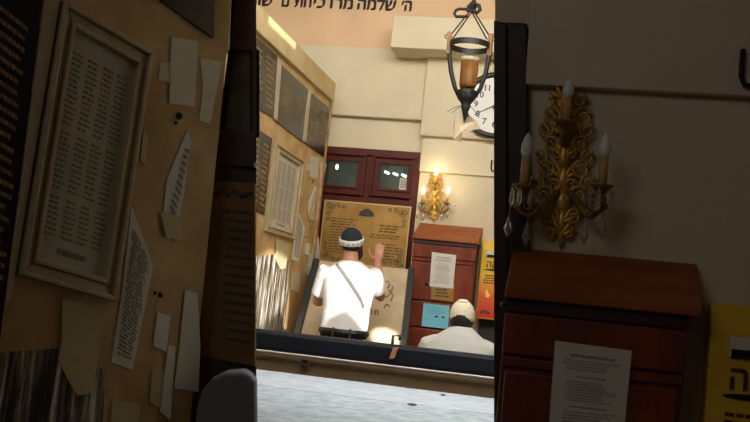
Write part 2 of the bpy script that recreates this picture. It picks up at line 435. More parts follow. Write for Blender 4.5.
mb.span((g2[1].x, yy0, g1[2].z), (g1[0].x, yy1, g1[0].z)); mb.span((g1[1].x, yy0, g1[2].z), (DX1-.075, yy1, g1[0].z)); mb.span((DX0+.07, yy0, g1[2].z), (g2[0].x, yy1, g1[0].z))
obj('door_leaf', mb, REDWOOD, door, bevel=.004)
for R in (R1, R2):
    mb = MB(); A = [p + Vector((0, YB-.0-p.y, 0)) for p in grow(R, .075)]; B = [p + Vector((0, YB-p.y, 0)) for p in grow(R, .055)]
    ring(mb, A, B, (0, -.03, 0)); A = [p + Vector((0, YB-p.y, 0)) for p in grow(R, .02)]; B = [p + Vector((0, YB-p.y, 0)) for p in R]
    ring(mb, A, B, (0, -.012, 0))
    s = obj('window_sash', mb, REDWOOD, door, bevel=.004)
    c = (R[0]+R[2])/2; obj('pane', MB().span((R[3].x-.01, YB+.03, R[3].z-.01), (R[1].x+.01, YB+.036, R[1].z+.01)), GLASS, s)
# glowing parts added for the reflections in the panes, and a notice
for k, (x, y) in enumerate([(387, 172.6), (395.5, 174.2), (404, 175.6)]):
    c = yhit(x, y, 9.0); tv = Vector((.026, 0, -.010))
    lb = ['leftmost of the three bright tube lights behind the right door pane', 'middle of the three bright tube lights behind the right door pane', 'rightmost of the three bright tube lights behind the right door pane'][k]
    t = thing('fluorescent_lamp', lb, 'lamp', c, 'tube lights behind the door pane')
    obj('tube', MB().tube([c-tv, c-tv*.6, c+tv*.6, c+tv], [.009, .013, .013, .009], 8), TUBE, t, smooth=True)
    obj('hanger', MB().tube([c+Vector((0, 0, .015)), Vector((c.x, c.y, TOP))], .004, 6), CORD, t)
light('beyond_lamp', 'POINT', (-1.5, 8.75, 3.3), (0, 0, 0), 9, (.9, 1, .95), shadow_soft_size=.1)  # unseen lamp added to brighten the wall behind the panes
c = yhit(337, 167, 8.9)
t = thing('hanging_bulb', 'small glowing bulb hanging behind the left door pane', 'lamp', c)
obj('bulb', MB().ell(c, (.013, .013, .026)), BULBON, t, smooth=True); obj('flex', MB().tube([c+Vector((0, 0, .02)), Vector((c.x, c.y, TOP))], .004, 6), CORD, t)
q = rectpts(P, same, [(400, 178), (408, 178.8), (407, 190.3), (399, 189.3)], -.02)
o = obj('paper_notice', MB().prism(q, (0, -.002, 0)), PAPER); tag(o, 'small white notice stuck in the lower right corner of the right door pane', 'notice')
obj('printed_text', rows(MB(), q, 6, word=.2, off=Vector((0, -.004, 0))), INKL, o)

# near door jambs
mb = MB().prism([near_back.hit(493.6, 24, .0), near_back.hit(528, 26.5, 0), near_back.hit(492, 430, 0), near_back.hit(493.2, 430, 0)], (0, -.025, 0))
j = bpy.data.objects.new('door_2', None); COL.objects.link(j); j.location = (-.25, YN, 0); j['kind'] = 'structure'
a = near_back.hit(528, 26); zt = a.z; b_lo = lower(near_back.hit(528, 26), near_back.hit(494.5, 422), 0)
pA = lower(*r493, zt); pB = R_lo
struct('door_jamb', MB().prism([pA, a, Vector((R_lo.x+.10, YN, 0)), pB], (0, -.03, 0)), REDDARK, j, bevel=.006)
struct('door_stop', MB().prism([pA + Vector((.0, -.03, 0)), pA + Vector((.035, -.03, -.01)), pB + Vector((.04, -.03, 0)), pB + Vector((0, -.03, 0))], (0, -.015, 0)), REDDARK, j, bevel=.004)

# left near door strip with pane and brass sign, ending at the opening
d3 = bpy.data.objects.new('door_3', None); COL.objects.link(d3); d3.location = (L_lo.x-.1, YN+.1, 0); d3['kind'] = 'structure'
def jl(x, y): return JP.hit(x, y)
lx = near_edge_lo.x - .06
w0 = jl(222, 52); w1 = jl(256, 132)
def edge_at(z): return lower(*b256, z)
def strip(z0, z1, xl=None):
    return [Vector((lx if xl is None else xl, YN+.1, z0)), edge_at(z0), edge_at(z1), Vector((lx if xl is None else xl, YN+.1, z1))]
zP1, zP0 = jl(240, 50).z, jl(240, 131).z
mb = MB().prism(strip(0, zP0), (-.03, .05, 0)); mb.prism(strip(zP1, TOP), (-.03, .05, 0))
mb.prism([Vector((lx, YN+.1, zP0)), Vector((jl(221, 90).x, YN+.1, zP0)), Vector((jl(225, 90).x, YN+.1, zP1)), Vector((lx, YN+.1, zP1))], (0, .06, 0))
en = edge_at(zP0); em = edge_at(zP1)
mb.prism([en + Vector((-.012, 0, 0)), en, em, em + Vector((-.012, 0, 0))], (-.03, .05, 0))
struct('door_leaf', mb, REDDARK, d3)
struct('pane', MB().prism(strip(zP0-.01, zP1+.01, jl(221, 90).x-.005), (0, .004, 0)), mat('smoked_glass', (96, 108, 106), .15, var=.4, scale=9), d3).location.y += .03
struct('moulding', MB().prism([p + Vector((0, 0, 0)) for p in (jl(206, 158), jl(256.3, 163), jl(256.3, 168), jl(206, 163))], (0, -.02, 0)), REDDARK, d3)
# brass sign on the near strip
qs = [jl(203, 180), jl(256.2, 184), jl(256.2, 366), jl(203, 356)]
s = obj('brass_sign', MB().prism(qs, (0, -.012, 0)), mat('tarnished_brass', (128, 98, 54), .6, metal=.2, rgb2=(104, 76, 40), scale=4)); tag(s, 'dim brass sign with rows of dark lettering beside the near left board wall', 'sign')  # darker copy of the brass, porch shade put into the colour
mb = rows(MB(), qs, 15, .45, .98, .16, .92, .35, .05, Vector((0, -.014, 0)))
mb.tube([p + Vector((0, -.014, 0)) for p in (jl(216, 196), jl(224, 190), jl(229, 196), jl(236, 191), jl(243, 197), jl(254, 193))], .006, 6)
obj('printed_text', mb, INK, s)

# made-up bundle in place of the copied man's white shoulder
pb = JP.hit(228, 400, .09)
q = [JP.hit(x, y, .14) for x, y in [(196, 520), (195, 425), (196.5, 407), (202, 390), (212, 378.5), (226, 372), (242, 371), (251, 374), (255, 382), (255.5, 422), (254, 520)]]
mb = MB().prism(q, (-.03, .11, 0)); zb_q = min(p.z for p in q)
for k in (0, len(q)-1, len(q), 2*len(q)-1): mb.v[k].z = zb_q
bun = obj('cloth_bundle', mb, mat('greyed_cotton', (118, 118, 116), .9, var=.1), bevel=.018); bun.modifiers['bevel'].segments = 5; tag(bun, 'rounded white cloth bundle standing at the foot of the dim brass sign', 'cloth')  # grey stands for shade on white cloth, put into the colour
zbun = zb_q
t = thing('wooden_stool', 'small dark wooden stool under the white cloth bundle by the opening', 'stool', (pb.x, pb.y, 0))
obj('seat', MB().box((pb.x-.01, pb.y+.005, zbun-.012), (.2, .13, .024)), REDDARK, t, bevel=.004)
for sx in (-1, 1):
    for sy in (-1, 1): obj('leg', MB().tube([(pb.x-.01+sx*.055, pb.y+sy*.045, 0), (pb.x-.01+sx*.055, pb.y+sy*.045, zbun-.024)], .012, 8), REDDARK, t)

# ------------------------------------------------------------------ the papered board wall (built twice: inner room, magnified copy on the added porch)
S = unmag
def board_wall(P, mp, near):
    where = 'in the dim foreground' if near else 'on the sunlit inner partition'
    rnd = random.Random(11)
    def poly(name, m, pts, off, th, label, cat, group=None, txt=None, ink=INK):
        q = [P.hit(*mp(*p), off) for p in pts]
        o = obj(name, MB().prism(q, P.n*th), m); tag(o, label, cat, group)
        if txt:
            tq = [P.hit(*mp(*p), off) for p in txt['q']]
            for (s0, s1, t0, t1, n, w) in txt['b']:
              mb = rows(MB(), tq, n, s0, s1, t0, t1, txt.get('fill', .5), w, P.n*(th+.0015), txt.get('rag', .2), rnd=rnd)
              obj('lettering' if m is BLACKM else 'printed_text', mb, ink, o)
        return o
    def board(pts, label, nrow, w, band=(.12, .95)):
        poly('memorial_board', BLACKM, pts, .001, .012, label, 'plaque', 'black memorial boards %s' % where, dict(q=pts, b=[(.06, .46, band[0], band[1], nrow, w), (.54, .95, band[0], band[1], nrow, w)], fill=.42, rag=.3), GOLDTXT)
    if not near:
        board([(250, 33), (276, 56), (272, 117.5), (250, 103)], 'black memorial board with gold rows, nearest of three along the upper row', 9, .06)
        board([(280, 64.8), (307, 90), (301, 141), (275, 121)], 'black memorial board with gold rows, middle of the upper row', 9, .05, (.3, .8))
        board([(309.3, 92), (328.5, 108.4), (322.6, 156.7), (304, 142.3)], 'black memorial board with gold rows, farthest of the upper row by the door', 11, .06, (.12, .82))
        board([(250, 125), (270.7, 138.5), (263, 215), (255, 262), (248, 258)][:3] + [(250, 205)], 'black memorial board at lower left above the streaked sheet', 12, .05)
        for k, (a, b, c, d, lb) in enumerate([((276.5, 57), (279.6, 61), (275, 120.5), (272.3, 118), 'pale metal strip between the nearest and middle upper memorial boards'), ((306.9, 90), (309.2, 92), (304, 142), (301.1, 140), 'pale metal strip between the middle and farthest upper memorial boards')]):
            poly('divider_strip', STRIPM, [a, b, c, d], .001, .018, lb, 'strip', 'metal strips on the partition')
    else:
        board([S(-60, -90), S(38, -6), S(-3, 340), S(-60, 326)], 'black memorial board with gold rows at the far left edge of the picture', 26, .035)
        poly('memorial_board', BLACKM, [S(120, -40), S(212, -20), S(211, 38), S(160, 2)], .001, .012, 'corner of a black memorial board above the dim taped label', 'plaque', 'black memorial boards %s' % where)
        poly('divider_strip', STRIPM, [S(43, -10), S(57, -10), S(12, 262), S(6, 300), S(2, 300)], .001, .018, 'pale upright strip beside the black board at far left', 'strip')
    # framed notice
    O = [(273.2, 142.3), (301.3, 161.6), (291.8, 239.7), (263.3, 231)]
    q = [P.hit(*mp(*p), .001) for p in O]
    if near:                                         # hung crooked: pull the four corners towards a rectangle
        c = sum(q, Vector())/4; h = ((q[1]-q[0]) + (q[2]-q[3]))/2; v = ((q[0]-q[3]) + (q[1]-q[2]))/2
        hn = h.normalized(); vn = v.normalized(); a = hn.dot(vn)*.22
        h2 = (hn - vn*a).normalized()*h.length; v2 = (vn - hn*a).normalized()*v.length
        q = [c - h2/2 + v2/2, c + h2/2 + v2/2, c + h2/2 - v2/2, c - h2/2 - v2/2]
    t = thing('framed_notice', 'large framed notice of small text columns, hung crooked in the dim left foreground' if near else 'framed notice of small text columns on the sunlit partition under the memorial boards', 'notice', (q[2]+q[3])/2)
    def inset(q, a, b): return [bil(q, a, b), bil(q, 1-a, b), bil(q, 1-a, 1-b), bil(q, a, 1-b)]
    mb = MB(); i1 = inset(q, .035, .02); i2 = inset(q, .11, .055); i3 = inset(q, .14, .075)
    ring(mb, q, i1, P.n*.03); ring(mb, i1, i2, P.n*.018); ring(mb, i2, i3, P.n*.026)
    obj('frame', mb, FRAMEM, t, bevel=.003)
    obj('sheet', MB().prism(i2, P.n*.008), mat('grey_sheet', (196, 188, 166), .6, var=.12, scale=5), t)
    mb = MB(); off = P.n*.0095
    for (t0, t1, n) in ((.09, .42, 14), (.44, .70, 11), (.72, .90, 8)):
        for cc in range(4):
            rows(mb, i3, n, .06+.23*cc, .06+.23*cc+.19, t0, t1, .45, .05, off, .25, rnd=rnd)
    rows(mb, i3, 1, .25, .75, .93, .96, .8, .05, off)
    obj('printed_text', mb, INKL, t)
    # papers
    pre = 'dim' if near else 'sunlit'
    end = 'in the left foreground' if near else 'on the inner partition'
    poly('streaked_sheet', STREAK, [S(0, 352), S(60, 348), S(104, 370), S(100, 470), S(84, 600), S(-30, 600), S(-30, 352)], .001, .004, f'{pre} peeling sheet streaked black and white below the framed notice {end}', 'sheet')
    poly('torn_paper', PAPERY, [S(62, 300), S(84, 302), S(101, 318), S(99, 352), S(92, 392), S(77, 396), S(70, 384), S(58, 360), S(62, 338)], .006, .002, f'{pre} blank torn paper just under the framed notice {end}', 'paper')
    poly('text_list', PAPER, [S(131, 206), S(153, 266), S(132, 370), S(111, 362), S(122, 290)], .001, .002, f'{pre} long white list with fine lines right of the framed notice {end}', 'paper', txt=dict(q=[S(131, 220), S(151, 262), S(132, 366), S(113, 358)], b=[(.08, .95, .03, .97, 30, .3)], fill=.5), ink=INKL)
    poly('torn_strip', PAPER, [S(187, 130), S(191, 141), S(184, 190), S(175, 241), S(168, 232), S(163, 216), S(166, 180)], .001, .002, f'{pre} ragged strip with large slanting letters pasted {end}', 'paper', txt=dict(q=[S(184, 145), S(190, 148), S(173, 232), S(165, 218)], b=[(.12, .9, .03, .97, 11, .16)], fill=.5), ink=INKL)
    poly('taped_label', TAPE, [S(171, 37), S(198, 41), S(194, 107), S(169, 103)], .002, .002, f'{pre} upright whitish label taped near the top {end}', 'label')
    poly('tape_strip', TAPE, [S(160, 62), S(173, 63), S(170, 83), S(158, 80)], .001, .001, f'{pre} short tape piece at the left of the taped label {end}', 'tape')
    poly('tape_strip', TAPE, [S(200, 58), S(222, 62), S(215, 98), S(210, 124), S(199, 120), S(203, 88)], .001, .001, f'{pre} long crinkled tape at the right of the taped label {end}', 'tape')
    poly('paper_scrap', PAPER, [S(185, 290), S(197, 293), S(200, 345), S(198, 392), S(174, 388), S(180, 340)], .003, .002, f'{pre} pale hanging paper tongue near the far edge {end}', 'paper')
    poly('paper_scrap', PAPER, [S(157, 312), S(170, 316), S(166, 352), S(153, 346)], .002, .002, f'{pre} small pale scrap left of the hanging paper tongue {end}', 'paper')
    poly('paper_scrap', PAPERY, [S(152, 368), S(166, 372), S(162, 410), S(150, 402)], .002, .002, f'{pre} lowest small yellowed scrap {end}', 'paper')
    poly('paper_scrap', PAPERY, [S(160, 212), S(178, 216), S(183, 240), S(166, 238)], .007, .002, f'{pre} yellowed scrap overlapping the foot of the lettered strip {end}', 'paper')
    poly('paper_scrap', PAPERY, [S(143, 130), S(148, 138), S(146, 166), S(140, 160)], .002, .002, f'{pre} narrow scrap beside the frame right edge {end}', 'paper')
    poly('paper_scrap', PAPERY, [S(112, 400), S(140, 404), S(134, 470), S(108, 460)], .002, .002, f'{pre} square yellowed scrap right of the streaked sheet {end}', 'paper')
    poly('paper_scrap', PAPER, [S(168, 345), S(175, 347), S(170, 420), S(160, 412)], .0045, .002, f'{pre} slim white scrap hanging left below the paper tongue {end}', 'paper')
    for (x, y, w) in ((179, 116, 4), (176, 123, 2), (160, 295, 3), (155, 293, 2)):
        a = P.hit(*mp(*S(x, y)), .001); tag(obj('nail_head', MB().ell(a, w*.0026, nu=8, nv=6), CORD), f'small dark nail head among the papers {end}', 'nail', f'nail heads {end}')
board_wall(far_left, same, False)
board_wall(near_left, mag, True)

# ------------------------------------------------------------------ brass sign on the inner door
P = Plane((0, YB-.06, 0), (0, -1, 0))
q = rectpts(P, same, [(325, 200.5), (410.3, 207), (405, 269), (319, 262)], 0)
t = thing('brass_sign', 'large brass sign with ornamental corners on the red door behind the standing man', 'sign', (q[2]+q[3])/2)
obj('plate', MB().prism(q, (0, .03, 0)), BRASS, t, bevel=.003)
mb = MB(); ring(mb, grow(q, .006), grow(q, -.006), (0, -.006, 0)); obj('rim', mb, mat('pale_brass_rim', (214, 186, 130), .35, metal=.5), t)
off = Vector((0, -.003, 0)); mb = MB()
rows(mb, q, 13, .08, .42, .27, .86, .38, .05, off, .2); rows(mb, q, 3, .66, .92, .32, .46, .5, .05, off, .2); rows(mb, q, 2, .56, .92, .48, .56, .45, .05, off, .1); rows(mb, q, 6, .70, .92, .62, .9, .4, .05, off, .2)
obj('printed_text', mb, mat('brown_engraving', (104, 72, 34), .6), t)
mb = MB()
def lt(s, t_): return bil(q, s, t_) + off
w = (q[1]-q[0]).length; h = (q[0]-q[3]).length
mb.ell(lt(.5, .155), (.065, .004, .028)); mb.ell(lt(.5, .115), (.035, .004, .02)); mb.ell(lt(.455, .135), (.02, .004, .012)); mb.ell(lt(.545, .135), (.02, .004, .012)); mb.tube([lt(.41, .185), lt(.5, .2), lt(.59, .185)], .006, 6)
obj('emblem', mb, INK, t)
def scroll(mb, c, r, a0, turns, hx, hz, rad):
    pts = []
    for i in range(18):
        a = a0 + turns*2*pi*i/17; rr = r*(1-.75*i/17); pts.append(c + hx*cos(a)*rr + hz*sin(a)*rr)
    mb.tube(pts, [rad*(1-.4*i/17) for i in range(18)], 5)
for (s_, t_, sx, sz_) in ((.05, .06, 1, -1), (.95, .06, -1, -1), (.95, .94, -1, 1), (.05, .94, 1, 1)):
    mb = MB(); c = lt(s_, t_)
    for k in range(4):
        a = c + Vector((sx*(.005+.045*k), 0, sz_*(.012+.008*sin(k*2)))); scroll(mb, a, .024-.002*k, k, 1.3*sx, UX, UZ, .0035)
        if k: a = c + Vector((sx*(.01+.006*sin(k*2)), 0, sz_*(.005+.042*k))); scroll(mb, a, .024-.002*k, k+1, -1.3*sx, UX, UZ, .0035)
    obj('corner_ornament', mb, INK, t)

# ------------------------------------------------------------------ lectern with velvet cover
yt, yb_ = 7.7, 7.3
TL, TR = yhit(320, 262, yt), yhit(409, 270, yt); BR, BL = yhit(401, 347, yb_), yhit(300, 335, yb_)
zt = (TL.z+TR.z)/2; zbm = (BL.z+BR.z)/2 - .05
TL.z = TR.z = zt; BL.z = BR.z = zbm
t = thing('lectern', 'sloping lectern with cream velvet cover and dark side rails against the red door', 'lectern', ((BL.x+BR.x)/2, 7.5, 0))
sl = (TL-BL); nrm = (TR-TL).cross(sl).normalized()
if nrm.y > 0: nrm = -nrm
obj('velvet_cover', MB().prism([TL, TR, BR, BL], nrm*.02), VELVET, t, bevel=.006)
obj('base', MB().span((min(BL.x, TL.x)+.06, 7.36, 0), (max(BR.x, TR.x)-.08, 7.68, zbm-.06)), REDDARK, t)
w_ = Vector((.05, 0, 0))
for a, b, sgn in ((TL, BL, -1), (TR, BR, 1)):
    mb = MB(); k = w_*sgn
    mb.prism([a, a+k, b+k, b], nrm*.05); mb.span((min(b.x, b.x+k.x), b.y-.03, 0), (max(b.x, b.x+k.x), b.y+.03, b.z+.02))
    obj('side_rail', mb, OLIVE, t, bevel=.004)
mb = MB()
def cov(x, y):                                          # a point on the sloping cover
    d = ray(x, y); o = TL + nrm*.022; return EYE + d*((o-EYE).dot(nrm)/d.dot(nrm))
for pts in ([(384, 283), (388, 281), (390, 285), (386, 290), (383, 295), (387, 297), (391, 293), (393, 286)], [(389, 290), (393, 295), (391, 301)], [(383, 288), (380, 293), (384, 299)],
            [(368, 311), (371, 309), (372, 313), (369, 315), (368, 311)], [(375, 315), (375, 310), (378, 311), (378, 315)], [(390, 306), (386, 304), (384, 308)], [(358, 316), (362, 312), (366, 309)]):
    mb.tube([cov(*p) for p in pts], .007, 6)
obj('embroidery', mb, EMBR, t)

# ------------------------------------------------------------------ wall cabinet (inner and near)
def cabinet(P, mp, near, dep):
    F = Plane(P.o + P.n*dep, P.n); F2 = Plane(P.o + P.n*(dep+.03), P.n)
    p = lambda x, y, pl=F: pl.hit(*mp(x, y))
    xl = (p(413, 245).x + p(404.5, 340).x)/2 if not near else p(414.6, 262).x
    xr = (p(475.5, 245).x + p(468.5, 330).x)/2 if not near else p(472.5, 262).x
    zl0 = (p(415, 239, F2).z + p(476, 243.5, F2).z)/2
    bk = (P.hit(*mp(419, 222.7), .012).z + P.hit(*mp(478, 227.5), .012).z)/2
    yw = P.o.y - .012; yf = P.o.y - dep
    lab = 'dark mahogany standing cabinet with sloping lid in the dim right foreground' if near else 'mahogany standing cabinet with sloping lid beside the red door'
    t = thing('cabinet', lab, 'cabinet', ((xl+xr)/2, yf+dep/2, 0))
    obj('body', MB().span((xl, yf, .0), (xr, yw, zl0-.005)), CABM, t, bevel=.004)
    a, b = (xl-.004, xr+.03) if near else (xl-.016, xr+.012)
    lid = MB().prism([(a, yf-.03, zl0), (a, yf-.03, zl0+.022), (a, yw, bk), (a, yw, zl0)], (b-a, 0, 0)); obj('lid', lid, CABL, t, bevel=.004)
    zc = lambda y, x=444: p(x, y).z
    obj('shadow_moulding', MB().span((xl-.004, yf-.012, zc(245.5)), (xr+.004, yf, zl0)), CABD, t, bevel=.003)  # dark strip: shade under the lid put into the colour
    obj('fascia', MB().span((xl, yf-.018, zc(259)), (xr, yf, zc(246))), CABM, t, bevel=.004)
    obj('rail', MB().span((xl, yf-.012, zc(263)), (xr, yf, zc(260))), CABM, t, bevel=.003)
    d = obj('door', MB().span((xl+.012, yf-.016, zc(302)), (xr-.012, yf, zc(264.5))), CABM, t, bevel=.005)
    if not near:
        c = p(427.3, 284); obj('keyhole', MB().ell(c + Vector((0, -.016, 0)), (.018, .006, .02)), BLACKP, d)
        obj('drawer', MB().span((xl+.012, yf-.016, zc(329)), (xr-.012, yf, zc(304))), CABM, t, bevel=.005)
        obj('lower_panel', MB().span((xl+.012, yf-.016, .08), (xr-.012, yf, zc(331))), CABM, t, bevel=.005)
        c = p(416, 275); obj('knob', MB().ell(c + Vector((0, -.02, 0)), .008), GILTD, d)
    else:
        obj('lower_panel', MB().span((xl+.012, yf-.016, .08), (xr-.012, yf, zc(304))), CABM, t, bevel=.005)
        for x, y in ((415.5, 240.5), (472, 250.5)): obj('screw', MB().ell(p(x, y) + Vector((0, -.016, 0)), .006), STEEL, t)
    G = Plane(P.o + P.n*(dep+.02), P.n)
    q = [G.hit(*mp(*k)) for k in ((432, 252), (456.3, 255.2), (453, 288.5), (429.5, 286.3))]
    o = obj('paper_notice', MB().prism(q, (0, -.002, 0)), PAPER); tag(o, 'white printed sheet taped to the near dim cabinet' if near else 'white printed sheet taped to the mahogany cabinet behind the seated man', 'notice')
    mb = MB(); off = Vector((0, -.004, 0))
    rows(mb, q, 1, .22, .8, .10, .125, .9, .06, off, 0); rows(mb, q, 4, .12, .9, .155, .26, .3, .05, off, .3); rows(mb, q, 1, .3, .7, .3, .32, .6, .05, off, 0)
    rows(mb, q, 8, .12, .9, .35, .55, .3, .05, off, .3); rows(mb, q, 1, .25, .75, .58, .6, .7, .05, off, 0); rows(mb, q, 9, .12, .9, .63, .9, .3, .05, off, .3)
    obj('printed_text', mb, mat('fine_print', (150, 148, 146), .8), o)
    if not near:
        q = [G.hit(*k, -.003) for k in ((431, 282), (454.5, 284), (453, 301.5), (431, 299))]
        o = obj('brass_plate', MB().prism(q, (0, -.002, 0)), BRASS); tag(o, 'small brass plate half covered by the white sheet on the cabinet', 'plate')
        obj('printed_text', rows(MB(), q, 3, .2, .8, .35, .9, .5, .1, Vector((0, -.0035, 0))), INK, o)
        q = [G.hit(*k) for k in ((423.5, 303), (449.5, 306), (448, 329), (421.5, 326))]
        o = obj('blue_note', MB().prism(q, (0, -.002, 0)), BLUEP); tag(o, 'light blue sheet with two small dark marks on the lower cabinet', 'notice')
        mb = MB(); off = Vector((0, -.004, 0))
        for s_ in (.54, .79): mb.ell(bil(q, s_, .52)+off, (.014, .002, .008), nu=10, nv=6)
        obj('picture', mb, mat('dark_brown_print', (70, 40, 36), .7), o)
        obj('printed_text', rows(MB(), q, 5, .1, .9, .1, .45, .3, .1, off, .3), mat('blue_print', (96, 168, 190), .7), o)
PW = Plane((0, YB-.045, 0), (0, -1, 0))
cabinet(PW, same, False, .34)
cabinet(near_back, mag, True, .15)

# ------------------------------------------------------------------ charity box (inner and near)
def charity_box(P, mp, near, dep):
    F = Plane(P.o + P.n*dep, P.n); p = lambda x, y, o=0: F.hit(*mp(x, y), o)
    xl = (p(482.3, 244).x + p(476, 312).x)/2 if not near else p(480.3, 262).x
    xr = xl + .2; zt = p(484, 240).z; yf = P.o.y - dep; yw = P.o.y
    zb_ = p(484, 319).z if not near else p(484, 319).z
    t = thing('charity_box', 'yellow charity box in the dim foreground at the right edge of the picture' if near else 'yellow and orange charity box standing on its post right of the cabinet', 'box', ((xl+xr)/2, (yf+yw)/2, 0))
    zs = p(488, 250).z
    obj('box_body', MB().prism([(xl, yf, zb_), (xl, yf, zs), (xl, yf+.03, zt), (xl, yw-.005, zt), (xl, yw-.005, zb_)], (.2, 0, 0)), YELLOW, t, bevel=.006)
    z1 = p(488, 273).z
    obj('flame_print', MB().span((xl+.006, yf-.003, zb_+.01), (xr-.006, yf, z1)), FLAME, t)
    a = p(487, 254.5); hgt = .028
    obj('slot_plate', MB().span((xl+.045, yf-.004, a.z-.02), (xr-.02, yf, a.z+.03)), PAPER, t)
    obj('slot', MB().span((xl+.05, yf-.006, a.z-.022), (xr-.03, yf-.002, a.z)), BLACKP, t)
    c = p(484.6, 268.5)
    tm = text_mesh("צדקה"[::-1], .085, (xl+.045, yf, p(486, 267.3).z), UX*.9, UZ, NB, .004)
    b_v, b_f = list(tm.v), list(tm.f); tm.add([v + UX*.003 + UZ*.002 + NB*.0004 for v in b_v], [tuple(f) for f in b_f])
    obj('lettering', tm, mat('maroon_print', (92, 36, 24), .6), t)
    obj('rule', MB().ell(((xl+xr)/2+.02, yf-.003, p(490, 269.8).z), (.085, .003, .008)), BLACKP, t)
    q = [Vector((xl+.02, yf-.004, z1)), Vector((xr-.02, yf-.004, z1)), Vector((xr-.02, yf-.004, zb_)), Vector((xl+.02, yf-.004, zb_))]
    obj('printed_text', rows(MB(), q, 4, .1, .95, .04, .25, .5, .1, Vector((0, -.001, 0)), .2), mat('maroon_print', (92, 36, 24), .6), t)
    mb = MB(); pc = bil(q, .3, .85)
    for dx, dz, r in ((-.02, 0, .014), (.01, .005, .013), (.035, -.004, .013)): mb.ell(pc + Vector((dx, 0, dz)), (r, .003, r*1.2), nu=10, nv=6)
    obj('picture', mb, INK, t)
    mb = MB(); fc = bil(q, .35, .42)
    mb.tube([fc + Vector((0, 0, -.04)), fc + Vector((.012, 0, -.02)), fc + Vector((-.006, 0, 0)), fc + Vector((.006, 0, .03))], [.016, .018, .011, .002], 8, squash=(1, .15, 1)); obj('flame', mb, mat('flame_yellow', (244, 214, 92), .5), t)
    obj('post', MB().span((xl+.02, yw-.04, 0), (xr-.02, yw-.008, zb_)), OLIVE, t)
charity_box(PW, same, False, .16)
charity_box(near_back, mag, True, .1)

